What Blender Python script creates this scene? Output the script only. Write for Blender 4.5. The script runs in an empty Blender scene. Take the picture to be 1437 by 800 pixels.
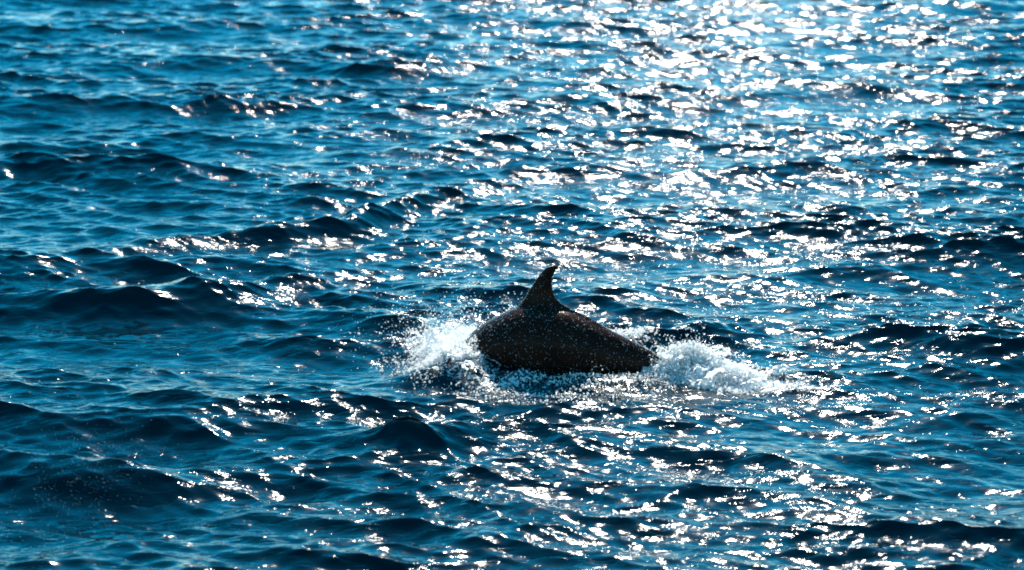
import bpy, math, random
import numpy as np
from mathutils import Vector, Matrix, Euler

R = math.radians
rng = np.random.default_rng(11)
random.seed(5)
scene = bpy.context.scene
C = scene.collection

# ------------------------------------------------------------------ camera
CAM_H = 4.2
cam_d = bpy.data.cameras.new('camera')
cam = bpy.data.objects.new('camera', cam_d)
C.objects.link(cam)
cam.location = (0, 0, CAM_H)
cam.rotation_euler = (R(90 - 13.1), 0, 0)
cam_d.sensor_width = 36
cam_d.angle = R(26)
cam_d.clip_start = 0.1
cam_d.clip_end = 20000
cam_d.dof.use_dof = True
cam_d.dof.focus_distance = 15.9
cam_d.dof.aperture_fstop = 2.0
scene.camera = cam

# ------------------------------------------------------------------ sky + sun
SUN_EL, SUN_AZ = 38.0, 4.5          # degrees above the horizon, degrees right of +Y
w = bpy.data.worlds.new('World')
scene.world = w
w.use_nodes = True
nt = w.node_tree
bg = nt.nodes['Background']
sky = nt.nodes.new('ShaderNodeTexSky')
sky.sky_type = 'NISHITA'
sky.sun_disc = False
sky.sun_elevation = R(SUN_EL)
sky.sun_rotation = R(SUN_AZ)
sky.air_density = 1.0
sky.dust_density = 0.05
sky.ozone_density = 3.0
hs = nt.nodes.new('ShaderNodeHueSaturation')        # the deep blue of a clear, clean sky
hs.inputs['Saturation'].default_value = 1.62
hs.inputs['Hue'].default_value = 0.475
nt.links.new(sky.outputs[0], hs.inputs['Color'])
nt.links.new(hs.outputs[0], bg.inputs[0])
bg.inputs[1].default_value = 0.10
sl = bpy.data.lights.new('sun', 'SUN')
sun = bpy.data.objects.new('sun', sl)
C.objects.link(sun)
sl.energy = 4.8
sl.angle = R(0.53)
sl.color = (1.0, 0.92, 0.79)
sd = Vector((math.sin(R(SUN_AZ)) * math.cos(R(SUN_EL)), math.cos(R(SUN_AZ)) * math.cos(R(SUN_EL)), math.sin(R(SUN_EL))))
sun.rotation_euler = sd.to_track_quat('Z', 'Y').to_euler()
sun.location = (10, 60, 40)

scene.view_settings.view_transform = 'Standard'
scene.view_settings.look = 'None'
scene.view_settings.gamma = 1
scene.view_settings.use_curve_mapping = False
scene.view_settings.exposure = 1.2
scene.cycles.use_denoising = True
scene.cycles.sample_clamp_direct = 25
scene.cycles.sample_clamp_indirect = 10
scene.cycles.max_bounces = 14
scene.cycles.diffuse_bounces = 12
scene.cycles.transmission_bounces = 12
scene.cycles.glossy_bounces = 3
scene.cycles.filter_width = 1.8


# ------------------------------------------------------------------ helpers
def mesh_from(name, verts, faces, mat, smooth=True, parent=None):
    me = bpy.data.meshes.new(name)
    verts = np.asarray(verts, np.float32)
    faces = np.asarray(faces, np.int32)
    n, k = faces.shape
    me.vertices.add(len(verts))
    me.vertices.foreach_set('co', verts.ravel())
    me.loops.add(n * k)
    me.loops.foreach_set('vertex_index', faces.ravel())
    me.polygons.add(n)
    me.polygons.foreach_set('loop_start', np.arange(0, n * k, k, dtype=np.int32))
    me.polygons.foreach_set('use_smooth', np.full(n, smooth, bool))
    me.update(calc_edges=True)
    me.materials.append(mat)
    o = bpy.data.objects.new(name, me)
    C.objects.link(o)
    o.parent = parent
    return o


def new_mat(name):
    m = bpy.data.materials.new(name)
    m.use_nodes = True
    t = m.node_tree
    return m, t, t.nodes['Principled BSDF']


def nd(t, typ, **kw):
    n = t.nodes.new(typ)
    for k, v in kw.items():
        if k in n.inputs:
            n.inputs[k].default_value = v
        else:
            setattr(n, k, v)
    return n


def math_n(t, op, a, b=None):
    n = t.nodes.new('ShaderNodeMath')
    n.operation = op
    for i, x in enumerate((a, b)):
        if x is None:
            continue
        if isinstance(x, (int, float)):
            n.inputs[i].default_value = x
        else:
            t.links.new(x, n.inputs[i])
    return n.outputs[0]


# ------------------------------------------------------------------ materials
def water_material():
    m, t, p = new_mat('sea_water')
    L = t.links.new
    tc = nd(t, 'ShaderNodeTexCoord')
    mp = nd(t, 'ShaderNodeMapping')
    mp.inputs['Scale'].default_value = (1.0, 2.3, 1.0)
    mp.inputs['Rotation'].default_value = (0, 0, R(6))
    L(tc.outputs['Object'], mp.inputs[0])
    p.inputs['Base Color'].default_value = (0.0004, 0.006, 0.011, 1)
    p.inputs['Roughness'].default_value = 0.065
    p.inputs['IOR'].default_value = 1.333
    # wind ripples, too fine for the mesh
    patch = nd(t, 'ShaderNodeTexNoise', Scale=0.55, Detail=2.0)
    L(mp.outputs[0], patch.inputs['Vector'])
    pr = nd(t, 'ShaderNodeMapRange')
    pr.inputs[1].default_value, pr.inputs[2].default_value = 0.32, 0.68
    pr.inputs[3].default_value, pr.inputs[4].default_value = 0.35, 1.15
    L(patch.outputs[0], pr.inputs[0])
    n1 = nd(t, 'ShaderNodeTexNoise', Scale=6.5, Detail=3.0, Roughness=0.5, Distortion=0.6)
    n2 = nd(t, 'ShaderNodeTexNoise', Scale=22.0, Detail=2.0, Roughness=0.5, Distortion=0.3)
    for n in (n1, n2):
        L(mp.outputs[0], n.inputs['Vector'])
    # ridged first octave: little sharp crests
    r1 = math_n(t, 'ABSOLUTE', math_n(t, 'SUBTRACT', n1.outputs[0], 0.5))
    r1 = math_n(t, 'MULTIPLY', r1, -0.013)
    s1 = math_n(t, 'MULTIPLY', n1.outputs[0], 0.012)
    s2 = math_n(t, 'MULTIPLY', n2.outputs[0], 0.0015)
    h = math_n(t, 'ADD', math_n(t, 'ADD', r1, s1), s2)
    h = math_n(t, 'MULTIPLY', h, pr.outputs[0])
    b = nd(t, 'ShaderNodeBump', Strength=1.0, Distance=1.0)
    L(h, b.inputs['Height'])
    L(b.outputs[0], p.inputs['Normal'])
    # lacy froth where the dolphin has churned the water
    at = nd(t, 'ShaderNodeAttribute')
    at.attribute_name = 'foam'
    fn = nd(t, 'ShaderNodeTexNoise', Scale=16.0, Detail=6.0, Roughness=0.72, Distortion=0.8)
    L(tc.outputs['Object'], fn.inputs['Vector'])
    fl = nd(t, 'ShaderNodeTexNoise', Scale=11.0, Detail=4.0, Roughness=0.62, Distortion=1.2)
    L(tc.outputs['Object'], fl.inputs['Vector'])
    lace = math_n(t, 'MULTIPLY', math_n(t, 'ABSOLUTE', math_n(t, 'SUBTRACT', fl.outputs[0], 0.5)), -3.2)
    lace = math_n(t, 'ADD', lace, math_n(t, 'MULTIPLY', fn.outputs[0], 0.9))
    f = math_n(t, 'ADD', at.outputs['Fac'], lace)
    fr = nd(t, 'ShaderNodeMapRange')
    fr.inputs[1].default_value, fr.inputs[2].default_value = 0.86, 1.06
    L(f, fr.inputs[0])
    foam = nd(t, 'ShaderNodeBsdfPrincipled')
    foam.inputs['Base Color'].default_value = (0.8, 0.83, 0.83, 1)
    foam.inputs['Roughness'].default_value = 0.5
    fb = nd(t, 'ShaderNodeBump', Strength=1.0, Distance=0.02)
    L(fn.outputs[0], fb.inputs['Height'])
    L(fb.outputs[0], foam.inputs['Normal'])
    mix = nd(t, 'ShaderNodeMixShader')
    L(fr.outputs[0], mix.inputs[0])
    L(p.outputs[0], mix.inputs[1])
    L(foam.outputs[0], mix.inputs[2])
    L(mix.outputs[0], t.nodes['Material Output'].inputs[0])
    return m


def dolphin_material():
    m, t, p = new_mat('wet_dolphin_skin')
    L = t.links.new
    tc = nd(t, 'ShaderNodeTexCoord')
    n = nd(t, 'ShaderNodeTexNoise', Scale=6.0, Detail=5.0, Roughness=0.6)
    L(tc.outputs['Object'], n.inputs['Vector'])
    cr = nd(t, 'ShaderNodeValToRGB')
    cr.color_ramp.elements[0].color = (0.018, 0.0062, 0.0038, 1)
    cr.color_ramp.elements[1].color = (0.034, 0.012, 0.0075, 1)
    cr.color_ramp.elements[0].position, cr.color_ramp.elements[1].position = 0.3, 0.72
    L(n.outputs[0], cr.inputs[0])
    L(cr.outputs[0], p.inputs['Base Color'])
    p.inputs['Roughness'].default_value = 0.20
    p.inputs['Specular IOR Level'].default_value = 0.07
    p.inputs['IOR'].default_value = 1.38
    n2 = nd(t, 'ShaderNodeTexNoise', Scale=55.0, Detail=3.0, Roughness=0.6)
    L(tc.outputs['Object'], n2.inputs['Vector'])
    b = nd(t, 'ShaderNodeBump', Strength=0.5, Distance=0.004)
    L(n2.outputs[0], b.inputs['Height'])
    L(b.outputs[0], p.inputs['Normal'])
    return m


def spray_material(name, col, trans):
    m, t, p = new_mat(name)
    L = t.links.new
    p.inputs['Base Color'].default_value = (*col, 1)
    p.inputs['Roughness'].default_value = 0.15
    p.inputs['IOR'].default_value = 1.333
    tr = nd(t, 'ShaderNodeBsdfTranslucent')
    tr.inputs[0].default_value = (*col, 1)
    mix = nd(t, 'ShaderNodeMixShader')
    mix.inputs[0].default_value = trans
    L(p.outputs[0], mix.inputs[1])
    L(tr.outputs[0], mix.inputs[2])
    L(mix.outputs[0], t.nodes['Material Output'].inputs[0])
    return m


M_WATER = water_material()
M_SKIN = dolphin_material()
M_FOAM = spray_material('white_water', (0.97, 0.98, 0.98), 0.72)
M_DROP = spray_material('spray_drop', (0.85, 0.88, 0.9), 0.55)

# ------------------------------------------------------------------ the sea
# dolphin's place on the water
DX, DY = 0.41, 15.35

# wind sea: a sum of trochoidal waves with random phase
waves = []                           # (k, direction, amplitude, phase, chop)


def add_band(n, l0, l1, mss, spread, wind, power=0.0):
    """n waves between lengths l0 and l1 sharing the mean square slope mss"""
    for i in range(n):
        lam = l0 * (l1 / l0) ** ((i + rng.random()) / n)
        k = 2 * math.pi / lam
        s = math.sqrt(2 * mss / n) * (0.7 + 0.6 * rng.random())
        th = wind + spread * float(np.clip(rng.normal(), -2.2, 2.2))
        waves.append((k, th, s / k, rng.random() * 2 * math.pi))


WIND = R(-100)                       # direction the waves run to
add_band(9, 2.6, 5.0, 0.002, R(26), WIND)
add_band(26, 0.9, 2.6, 0.0075, R(32), WIND)
add_band(44, 0.30, 0.9, 0.027, R(28), WIND)
add_band(52, 0.10, 0.30, 0.026, R(26), WIND)

# single waves that stand out: x, y, direction, length, height, half widths along and across
HERO = [
    (-3.0, 17.4, R(-70), 1.8, 0.21, 0.42, 0.85),
    (-1.95, 20.2, R(-45), 1.5, 0.16, 0.34, 1.7),
    (-0.64, 13.6, R(-84), 1.4, 0.125, 0.34, 0.36),
    (-2.65, 12.95, R(-90), 1.5, 0.16, 0.42, 0.65),
    (-4.6, 23.4, R(-96), 2.4, 0.13, 0.7, 1.5),
    (-5.0, 28.0, R(-92), 2.6, 0.12, 0.7, 1.6),
    (-1.7, 31.9, R(-85), 2.4, 0.16, 0.7, 0.9),
    (4.0, 19.8, R(-100), 2.2, 0.08, 0.6, 1.3),
    (3.6, 15.9, R(-93), 1.8, 0.10, 0.5, 1.1),
    (1.20, 15.95, R(-62), 1.1, 0.10, 0.34, 0.6),
]


def sea(x, y, spacing):
    """height field with sideways displacement at rest position x, y"""
    g = np.exp(-(((x - DX) / 1.5) ** 2 + ((y - DY) / 1.3) ** 2))      # the dolphin's own patch is calmer
    calm = 1 - 0.75 * g
    for (hx, hy, th, lam, A, su, sv) in HERO[:4]:
        calm = calm * (1 - 0.35 * np.exp(-(((x - hx) / (sv + .4)) ** 2 + ((y - hy) / (su + .5)) ** 2)))
    dx = np.zeros_like(x); dy = np.zeros_like(x); dz = np.zeros_like(x)
    for (hx, hy, th, lam, A, su, sv) in HERO:
        c, s = math.cos(th), math.sin(th)
        u = (x - hx) * c + (y - hy) * s
        v = -(x - hx) * s + (y - hy) * c
        u = u + 0.18 * np.sin(v * 1.7 + hx) + 0.12 * v * v / sv
        k = 2 * math.pi / lam
        wdw = A * np.exp(-0.5 * ((u / su) ** 2 + (v / sv) ** 2))
        dz += wdw * np.cos(k * u)
        q = 0.62 * wdw * np.sin(k * u)
        dx -= q * c; dy -= q * s
    long_z = dz.copy()
    X, Y = x, y
    patch = 0.92 + 0.24 * np.sin(0.9 * x + 0.5 * y + 1.1 * np.sin(0.35 * y)) * np.sin(0.7 * y - 0.45 * x + 2.0)
    for (k, th, a, ph) in waves:
        lam = 2 * math.pi / k
        res = np.clip((lam / np.maximum(spacing, 1e-4) - 2.5) / 3.0, 0, 1)
        if not res.any():
            continue
        amp = a * res
        if lam > 0.9:
            amp = amp * calm
        else:
            amp = amp * patch * np.clip(1 + 2.4 * long_z, 0.78, 1.6)
        c, s = math.cos(th), math.sin(th)
        if lam > 0.9:
            p = k * (x * c + y * s) + ph
        else:                              # short waves ride on the long ones
            p = k * ((X + dx * 0.0) * c + Y * s) + ph + 0.5 * np.sin(0.31 * k * (-x * s + y * c) + ph * 3)
        cz = amp * np.cos(p)
        q = (0.95 if lam > 0.9 else 1.0) * amp * np.sin(p)
        dx -= q * c; dy -= q * s; dz += cz
        if lam > 0.9:
            long_z += cz
    return dx, dy, dz


def bump(x, y, x0, y0, sx, sy, rot=0.0):
    c, s = math.cos(rot), math.sin(rot)
    u = (x - x0) * c + (y - y0) * s
    v = -(x - x0) * s + (y - y0) * c
    return np.exp(-0.5 * ((u / sx) ** 2 + (v / sy) ** 2))


def local_water(x, y):
    """water pushed up by the dolphin and froth amount, at x, y"""
    h = 0.15 * bump(x, y, DX - 0.78, DY + 0.05, 0.18, 0.26)
    h += (0.075 + 0.022 * np.sin(x * 11 + 2 * np.sin(x * 4))) * bump(x, y, DX - 0.10, DY - 0.36, 0.55, 0.11, R(-12))
    h += 0.07 * bump(x, y, DX + 0.80, DY - 0.22, 0.28, 0.14)
    foam = 0.66 * bump(x, y, DX - 0.88, DY + 0.60, 0.36, 0.50)
    foam += 0.36 * bump(x, y, DX - 0.66, DY - 0.28, 0.32, 0.22, R(-25))
    foam += 0.42 * bump(x, y, DX + 0.05, DY - 0.48, 0.55, 0.17, R(-4))
    foam += 0.7 * bump(x, y, DX + 0.92, DY - 0.20, 0.34, 0.22)
    foam += 0.6 * bump(x, y, DX + 1.45, DY - 0.42, 0.40, 0.14, R(-18))
    foam += 0.55 * bump(x, y, DX + 0.25, DY + 0.55, 0.34, 0.20)
    return h, foam


def build_water():
    # rings get wider with distance, the sector towards the dolphin is finest
    dense = np.linspace(R(-19), R(19), 900)
    coarse = np.concatenate([np.linspace(R(-180), R(-19), 60)[:-1], dense, np.linspace(R(19), R(180), 60)[1:]])
    th = coarse
    r = [0.3, 1.2, 2.5, 4.0, 5.5, 6.5, 7.3, 8.0]
    step = 0.00125
    while r[-1] < 62:
        near = r[-1]
        r.append(near * (1 + (step if near > 9.2 else 0.004) * (1.0 if near < 44 else 2.0)))
    while r[-1] < 9000:
        r.append(r[-1] * 1.12)
    r = np.array(r)
    nr, nth = len(r), len(th)
    rr, tt = np.meshgrid(r, th, indexing='ij')
    x = (rr * np.sin(tt)).ravel()
    y = (rr * np.cos(tt)).ravel()
    dr = np.gradient(r)
    dth = np.gradient(th)
    spacing = np.maximum(dr[:, None] * 0.8, rr * dth[None, :]).ravel()
    dx, dy, dz = sea(x, y, spacing)
    h, foam = local_water(x + dx, y + dy)
    co = np.stack([x + dx, y + dy, dz + h], 1)
    idx = np.arange(nr * nth).reshape(nr, nth)
    a = idx[:-1, :-1]; b = idx[1:, :-1]; c = idx[1:, 1:]; d = idx[:-1, 1:]
    f = np.stack([a, d, c, b], -1).reshape(-1, 4)
    o = mesh_from('water', co, f, M_WATER)
    at = o.data.attributes.new('foam', 'FLOAT', 'POINT')
    at.data.foreach_set('value', foam.astype(np.float32))
    o['kind'] = 'structure'
    print('water quads', len(f))
    return o


water = build_water()


def water_z(x, y):
    """height of the water over given points (rest positions, close enough for spray)"""
    x = np.atleast_1d(np.asarray(x, float)); y = np.atleast_1d(np.asarray(y, float))
    dx, dy, dz = sea(x, y, np.full_like(x, 0.05))
    h, _ = local_water(x, y)
    return dz + h


# ------------------------------------------------------------------ the dolphin
def build_dolphin():
    Ltot = 2.7
    us = [0, .03, .07, .10, .14, .20, .28, .36, .45, .55, .63, .70, .78, .85, .91, .96, 1.0]
    rh = [.020, .038, .050, .085, .130, .180, .228, .256, .270, .255, .222, .183, .138, .100, .070, .048, .030]
    rw = [.018, .036, .050, .085, .130, .180, .228, .256, .268, .245, .200, .152, .100, .062, .040, .028, .022]
    n = 90
    s = np.linspace(0, 1, n)
    # smooth interpolation of the radii
    def smooth(v):
        y = np.interp(s, us, v)
        for _ in range(6):
            y[1:-1] = (y[:-2] + 2 * y[1:-1] + y[2:]) / 4
        return y
    H, W = smooth(rh), smooth(rw)
    # the line of the back, then the spine a radius below it
    rx, rz = np.array(RIDGE).T
    t0 = np.concatenate([[0], np.cumsum(np.hypot(np.diff(rx), np.diff(rz)))])
    tf = np.interp(FINX, rx, t0)
    tq = np.clip(tf + (s - .475) * Ltot, 0, t0[-1])
    ax, az = np.interp(tq, t0, rx), np.interp(tq, t0, rz)
    for _ in range(5):
        ax[1:-1] = (ax[:-2] + 2 * ax[1:-1] + ax[2:]) / 4
        az[1:-1] = (az[:-2] + 2 * az[1:-1] + az[2:]) / 4
    ang = np.arctan2(np.gradient(az), np.gradient(ax))
    nrm = ang.copy()
    for _ in range(60):
        nrm[1:-1] = (nrm[:-2] + 2 * nrm[1:-1] + nrm[2:]) / 4
    ang = nrm
    px = ax + np.sin(ang) * H
    pz = az - np.cos(ang) * H
    m = 40
    ph = np.linspace(0, 2 * math.pi, m, endpoint=False)
    V = []
    for i in range(n):
        nx, nz = -math.sin(ang[i]), math.cos(ang[i])
        for q in ph:
            cz = math.cos(q)
            up = H[i] * cz
            V.append((px[i] + nx * up, W[i] * math.sin(q), pz[i] + nz * up))
    F = []
    for i in range(n - 1):
        for j in range(m):
            F.append((i * m + j, i * m + (j + 1) % m, (i + 1) * m + (j + 1) % m, (i + 1) * m + j))
    caps = [tuple(range(m))[::-1], tuple((n - 1) * m + j for j in range(m))]
    import bmesh
    bm = bmesh.new()

    def put(V, F):
        vs = [bm.verts.new(v) for v in V]
        for f in F:
            bm.faces.new([vs[k] for k in f])
    put(V, [tuple(f) for f in F] + caps)

    def blade(sections, nrm_axis):
        """lofted foil: sections of (lead point, trail point, half thickness)"""
        V, F = [], []
        prof = [(0, 0), (.04, .55), (.12, .85), (.28, 1), (.5, .82), (.75, .45), (1, .08)]
        loop = [(a, b) for a, b in prof] + [(a, -b) for a, b in prof[:0:-1]]
        k = len(loop)
        for (p0, p1, tk) in sections:
            p0, p1 = Vector(p0), Vector(p1)
            for a, b in loop:
                V.append(p0.lerp(p1, a) + nrm_axis * (b * tk))
        for i in range(len(sections) - 1):
            for j in range(k):
                F.append((i * k + j, i * k + (j + 1) % k, (i + 1) * k + (j + 1) % k, (i + 1) * k + j))
        F.append(tuple(range(k))[::-1])
        F.append(tuple((len(sections) - 1) * k + j for j in range(k)))
        put(V, F)
    # dorsal fin, swept back, hooked tip
    Y = Vector((0, 1, 0))
    lead, trail = FIN_LEAD, FIN_TRAIL
    N = 34
    zs = np.linspace(0.26, FIN_TOP, N)
    secs = []
    for z in zs:
        xl = float(np.interp(z, [p[1] for p in lead], [p[0] for p in lead]))
        xt = float(np.interp(z, [p[1] for p in trail], [p[0] for p in trail]))
        f = max(0.0, min(1.0, (z - .42) / (FIN_TOP - .42)))
        tk = 0.032 * (1 - f) ** 0.8 + 0.009 + 0.12 * math.exp(-max(0, z - .36) / 0.052)
        secs.append(((xl, 0, z), (xt, 0, z), tk))
    blade(secs, Y)
    # flippers
    i1 = int(np.argmin(abs(s - .27)))
    for sg in (-1, 1):
        base = Vector((px[i1], sg * W[i1] * .8, pz[i1] - H[i1] * .55))
        tip = base + Vector((.26, sg * .22, -.20))
        secs = []
        for q in np.linspace(0, 1, 8):
            mid = base.lerp(tip, q)
            c = .15 * (1 - q) ** .6 + .02
            secs.append((mid - Vector((c * .5, 0, 0)), mid + Vector((c * .5, 0, -.02)), .02 * (1 - q) + .006))
        blade(secs, Vector((0, .5 * sg, .86)))
    # tail flukes
    e = Vector((px[-1], 0, pz[-1]))
    dr = Vector((math.cos(ang[-1]), 0, math.sin(ang[-1])))
    up = Vector((-dr.z, 0, dr.x))
    for sg in (-1, 1):
        secs = []
        for q in np.linspace(0, 1, 9):
            lead_p = e + dr * (-.16 + .25 * q ** 1.3) + Vector((0, sg * (.01 + .29 * q), 0))
            c = .22 * (1 - q) ** .75 + .015
            secs.append((lead_p, lead_p + dr * c, .018 * (1 - q) + .005))
        blade(secs, up)
    bmesh.ops.recalc_face_normals(bm, faces=bm.faces)
    me = bpy.data.meshes.new('dolphin_source')
    bm.to_mesh(me)
    bm.free()
    src = bpy.data.objects.new('dolphin_source', me)
    C.objects.link(src)
    rm = src.modifiers.new('remesh', 'REMESH')
    rm.mode = 'VOXEL'
    rm.voxel_size = 0.0085
    sm = src.modifiers.new('smooth', 'SMOOTH')
    sm.iterations = 7
    sm.factor = 0.5
    dg = bpy.context.evaluated_depsgraph_get()
    me2 = bpy.data.meshes.new_from_object(src.evaluated_get(dg))
    bpy.data.objects.remove(src)
    me2.name = 'dolphin'
    me2.materials.clear()
    me2.materials.append(M_SKIN)
    me2.polygons.foreach_set('use_smooth', np.ones(len(me2.polygons), bool))
    o = bpy.data.objects.new('dolphin', me2)
    C.objects.link(o)
    return o


FINX = -0.19
FIN_TOP = 0.768
RIDGE = [(-1.50, -0.70), (-1.22, -0.36), (-1.03, -0.13), (-0.86, 0.07), (-0.75, 0.21), (-0.68, 0.275), (-0.632, 0.314), (-0.489, 0.396),
         (-0.40, 0.442), (-0.33, 0.466), (-0.19, 0.474), (-0.05, 0.454), (0.0, 0.444), (0.106, 0.402), (0.265, 0.326), (0.423, 0.257),
         (0.556, 0.198), (0.66, 0.148), (0.85, 0.04), (1.05, -0.09), (1.35, -0.34)]
FIN_LEAD = [(-0.58, 0.26), (-0.52, 0.35), (-0.45, 0.405), (-0.40, 0.438), (-0.368, 0.466), (-0.334, 0.51), (-0.287, 0.593), (-0.239, 0.668), (-0.18, 0.738), (-0.135, 0.763), (-0.11, 0.768)]
FIN_TRAIL = [(0.36, 0.26), (0.25, 0.34), (0.15, 0.395), (0.08, 0.425), (0.025, 0.449), (-0.055, 0.488), (-0.105, 0.535), (-0.125, 0.60), (-0.127, 0.65), (-0.118, 0.69), (-0.10, 0.73), (-0.080, 0.752), (-0.088, 0.768)]
YAW = R(-14)
dolphin = build_dolphin()
dolphin.location = (DX, DY, 0)
dolphin.rotation_euler = (0, 0, YAW)
dolphin['label'] = 'dark wet dolphin arching out of the sea with its hooked dorsal fin raised'
dolphin['category'] = 'dolphin'

# ------------------------------------------------------------------ splashes
OCT_V = np.array([(1, 0, 0), (-1, 0, 0), (0, 1, 0), (0, -1, 0), (0, 0, 1), (0, 0, -1)], float)
OCT_F = np.array([(0, 2, 4), (2, 1, 4), (1, 3, 4), (3, 0, 4), (2, 0, 5), (1, 2, 5), (3, 1, 5), (0, 3, 5)])


def drops(name, pts, rad, mat, parent=None, stretch=None):
    """many little drops joined into one mesh"""
    n = len(pts)
    sc = rad[:, None] * (0.7 + 0.6 * rng.random((n, 3)))
    a = rng.random(n) * 6.28
    b = rng.random(n) * 6.28
    base = OCT_V[None] * sc[:, None, :]
    ca, sa, cb, sb = np.cos(a)[:, None], np.sin(a)[:, None], np.cos(b)[:, None], np.sin(b)[:, None]
    X = base[..., 0] * ca - base[..., 1] * sa
    Yv = base[..., 0] * sa + base[..., 1] * ca
    Y2 = Yv * cb - base[..., 2] * sb
    Z2 = Yv * sb + base[..., 2] * cb
    V = np.stack([X, Y2, Z2], -1) + pts[:, None, :]
    F = OCT_F[None] + (np.arange(n) * 6)[:, None, None]
    return mesh_from(name, V.reshape(-1, 3), F.reshape(-1, 3), mat, True, parent)


def sizes(n, lo, hi, p=2.2):
    return lo + (hi - lo) * rng.random(n) ** p


def mound(n, x0, y0, sx, sy, top, rot=0.0, lumps=14, tight=0.30):
    """white water: drops gathered round random lumps inside a heap standing on the water"""
    c, s = math.cos(rot), math.sin(rot)
    L = rng.normal(size=(lumps, 2)) * 0.75
    hl = np.exp(-0.5 * (L ** 2).sum(1)) * (0.5 + 0.7 * rng.random(lumps))
    i = rng.integers(0, lumps, n)
    q = L[i] + rng.normal(size=(n, 2)) * tight
    u, v = q[:, 0] * sx, q[:, 1] * sy
    x = x0 + u * c - v * s
    y = y0 + u * s + v * c
    env = np.exp(-0.5 * (q ** 2).sum(1)) * 0.5 + hl[i] * 0.6
    z = water_z(x, y) + top * env * rng.random(n) ** 0.75
    return np.stack([x, y, z], 1)


def cloud(n, x0, y0, z0, sx, sy, sz):
    p = rng.normal(size=(n, 3)) * (sx, sy, sz) + (x0, y0, z0)
    zz = water_z(p[:, 0], p[:, 1])
    p[:, 2] = np.maximum(p[:, 2], zz - 0.01 + 0.04 * rng.random(n))
    return p


def stuff(o, label, cat):
    o['kind'] = 'stuff'
    o['label'] = label
    o['category'] = cat
    return o


def streamers(n, per, x0, y0, sx, sy, vel, dv, turb=0.05, tmin=0.2):
    """thrown water: threads of drops along short ballistic arcs, breaking up towards their tips"""
    out, rad = [], []
    x = x0 + rng.normal(size=n) * sx
    y = y0 + rng.normal(size=n) * sy
    z = water_z(x, y)
    for i in range(n):
        v = np.array(vel) * (0.35 + 0.75 * rng.random()) + rng.normal(size=3) * dv
        v[2] = abs(v[2])
        T = (tmin + (1 - tmin) * rng.random()) * (2 * v[2] / 9.8 + 0.02)
        m = int(per * (0.4 + 1.2 * rng.random()))
        t = T * np.sort(rng.random(m)) ** 0.8
        p = np.stack([x[i] + v[0] * t, y[i] + v[1] * t, z[i] + v[2] * t - 4.9 * t * t], 1)
        p += rng.normal(size=(m, 3)) * (0.0035 + turb * (t / (T + 1e-6))[:, None] ** 1.5)
        out.append(p)
        f = t / (T + 1e-6)
        rad.append((0.0013 + 0.008 * rng.random(m) ** 4) * (1.25 - 0.7 * f))
    return np.concatenate(out), np.concatenate(rad)


def froth(n, *a, lo=.0016, hi=.0125, **k):
    return mound(n, *a, **k), sizes(n, lo, hi, 3)


def sheets(n, x0, y0, sx, sy, vel, dv):
    """torn films of water peeling off the surface, ragged towards the top"""
    V, F = [], []
    nu, nv = 9, 9
    for i in range(n):
        x, y = x0 + rng.normal() * sx, y0 + rng.normal() * sy
        z = float(water_z(x, y)[0]) - 0.01
        v = np.array(vel) * (0.5 + 0.6 * rng.random()) + rng.normal(size=3) * dv
        v[2] = abs(v[2])
        T = (0.35 + 0.5 * rng.random()) * 2 * v[2] / 9.8
        a = rng.random() * math.pi
        w = 0.02 + 0.06 * rng.random()
        ph = rng.random(4) * 6.28
        base = len(V)
        for s in (0, 1):
            for q in range(nv):
                t = T * q / (nv - 1)
                for r in range(nu):
                    e = (r / (nu - 1) - .5) * 2 * w * (1 + .5 * q / nv)
                    rip = 0.010 * math.sin(e * 70 + ph[0] + q * .8) + 0.008 * math.sin(e * 130 + ph[1] - q * 1.3)
                    V.append((x + e * math.cos(a) + v[0] * t - math.sin(a) * rip + s * .002,
                              y + e * math.sin(a) + v[1] * t + math.cos(a) * rip + s * .003,
                              z + v[2] * t - 4.9 * t * t + 0.012 * math.sin(e * 90 + ph[2]) * q / nv))
        for q in range(nv - 1):
            for r in range(nu - 1):
                if rng.random() < 0.08 + 0.75 * (q / (nv - 1)) ** 1.2:
                    continue
                for s in (0, 1):
                    o = base + s * nu * nv + q * nu + r
                    F.append((o, o + 1, o + nu + 1)); F.append((o, o + nu + 1, o + nu))
    return np.array(V), np.array(F)


def splash(parts, name, label, cat, films=()):
    o = splash_drops(parts, name, label, cat)
    if films:
        me = o.data
        nv0, nf0 = len(me.vertices), len(me.polygons)
        co = np.empty(nv0 * 3, np.float32); me.vertices.foreach_get('co', co)
        fi = np.empty(nf0 * 3, np.int32); me.loops.foreach_get('vertex_index', fi)
        Vs, Fs = [co.reshape(-1, 3)], [fi.reshape(-1, 3)]
        off = nv0
        for V, F in films:
            Vs.append(V); Fs.append(F + off); off += len(V)
        o2 = mesh_from(name + '_films', np.concatenate(Vs), np.concatenate(Fs), M_FOAM)
        o.data = o2.data
        o.data.name = name
        bpy.data.objects.remove(o2)
        bpy.data.meshes.remove(me)
    return o


def splash_drops(parts, name, label, cat):
    P = np.concatenate([p for p, r in parts])
    rr = np.concatenate([r for p, r in parts])
    return stuff(drops(name, P, rr, M_FOAM), label, cat)


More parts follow.
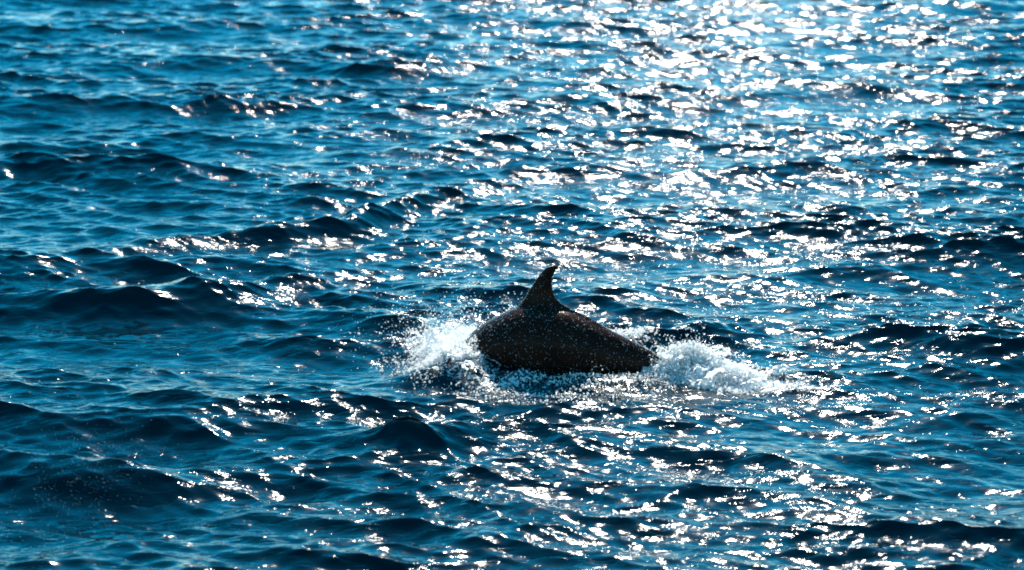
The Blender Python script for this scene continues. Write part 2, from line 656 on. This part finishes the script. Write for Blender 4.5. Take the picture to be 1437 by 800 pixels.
# entry splash, at the head
splash([
    froth(6000, DX - 0.78, DY + 0.62, 0.24, 0.32, 0.11, lumps=40),
    froth(2600, DX - 0.80, DY + 0.02, 0.16, 0.18, 0.12, R(-30), lumps=30, lo=.0015, hi=.009),
    streamers(150, 40, DX - 0.68, DY + 0.58, 0.13, 0.24, (-0.45, 0.1, 1.35), 0.38),
    streamers(60, 40, DX - 0.36, DY + 0.70, 0.09, 0.12, (0.05, 0.1, 2.25), 0.35),
    streamers(160, 34, DX - 0.85, DY + 0.55, 0.26, 0.38, (-0.7, -0.1, 1.6), 0.7, 0.10),
    streamers(40, 18, DX - 0.74, DY + 0.02, 0.16, 0.14, (-0.3, -0.2, 0.8), 0.35),
], 'splash', "white splash thrown up at the dolphin's head, left of its fin", 'splash',
    [sheets(80, DX - 0.68, DY + 0.52, 0.17, 0.22, (-0.35, 0.1, 1.1), 0.32), sheets(26, DX - 0.38, DY + 0.68, 0.08, 0.10, (0.0, 0.1, 1.9), 0.25),
     sheets(60, DX - 0.80, DY + 0.04, 0.10, 0.14, (-0.25, -0.1, 1.0), 0.25)])

# wash off the tail stock
splash([
    froth(7500, DX + 0.84, DY - 0.14, 0.19, 0.12, 0.18, lumps=28),
    froth(5000, DX + 1.02, DY - 0.28, 0.22, 0.12, 0.09, R(-12), lumps=28),
    froth(1000, DX + 1.34, DY - 0.44, 0.24, 0.08, 0.035, R(-18), lumps=24, lo=.0015, hi=.007),
    froth(900, DX + 0.50, DY - 0.36, 0.16, 0.06, 0.03, lumps=20, lo=.0012, hi=.005),
    streamers(130, 36, DX + 0.80, DY - 0.12, 0.11, 0.11, (0.22, -0.15, 1.65), 0.36),
    streamers(80, 30, DX + 0.98, DY - 0.24, 0.18, 0.11, (0.5, -0.2, 1.0), 0.36),
    streamers(30, 12, DX + 1.35, DY - 0.42, 0.25, 0.10, (0.5, -0.1, 0.6), 0.35),
], 'splash', "white foaming splash at the dolphin's tail end, on the right", 'splash',
    [sheets(90, DX + 0.82, DY - 0.14, 0.14, 0.12, (0.25, -0.1, 1.3), 0.3), sheets(70, DX + 1.02, DY - 0.26, 0.20, 0.12, (0.45, -0.1, 0.8), 0.3)])

# thin wash running off the far side of the back
splash([
    froth(1800, DX + 0.30, DY + 0.62, 0.24, 0.14, 0.07, lumps=20),
    streamers(30, 22, DX + 0.22, DY + 0.60, 0.18, 0.12, (0.2, 0.2, 1.3), 0.3),
], 'splash', "low white splash just behind the dolphin's back, right of the fin", 'splash')

# froth along the near waterline
splash([
    froth(600, DX - 0.05, DY - 0.44, 0.48, 0.06, 0.045, R(-4), lumps=22, lo=.002, hi=.012),
    froth(1200, DX - 0.25, DY - 0.66, 0.52, 0.16, 0.02, R(-8), lumps=40, lo=.002, hi=.010),
    streamers(30, 16, DX - 0.1, DY - 0.42, 0.40, 0.06, (0.1, -0.3, 0.8), 0.3),
], 'foam', "thin froth along the waterline in front of the dolphin's flank", 'foam')

# spray blown past the camera's side of the scene
n = 1300
p = rng.normal(size=(n, 3)) * (0.20, 0.60, 0.20) + (-2.42, 11.9, 0.30)
p[:, 2] = np.abs(p[:, 2]) + 0.03
stuff(drops('spray', p, sizes(n, .0005, .0015, 3), M_DROP), 'fine spray of tiny drops over the dark wave at lower left', 'spray')

# water beads and flying drops on and before the flank
me = dolphin.data
nv = len(me.vertices)
co = np.empty(nv * 3, np.float32); me.vertices.foreach_get('co', co); co = co.reshape(-1, 3)
nn = np.empty(nv * 3, np.float32); me.vertices.foreach_get('normal', nn); nn = nn.reshape(-1, 3)
ok = np.where((co[:, 2] > 0.0) & (co[:, 0] > -0.85) & (co[:, 0] < 0.9) & (co[:, 2] < 0.70))[0]
pick = rng.choice(ok, 5200, replace=False)
pts = co[pick] + nn[pick] * 0.001
beads = drops('water_droplets', pts.astype(float), sizes(5200, .0009, .0038, 3.5), M_DROP, dolphin)
beads['kind'] = 'stuff'
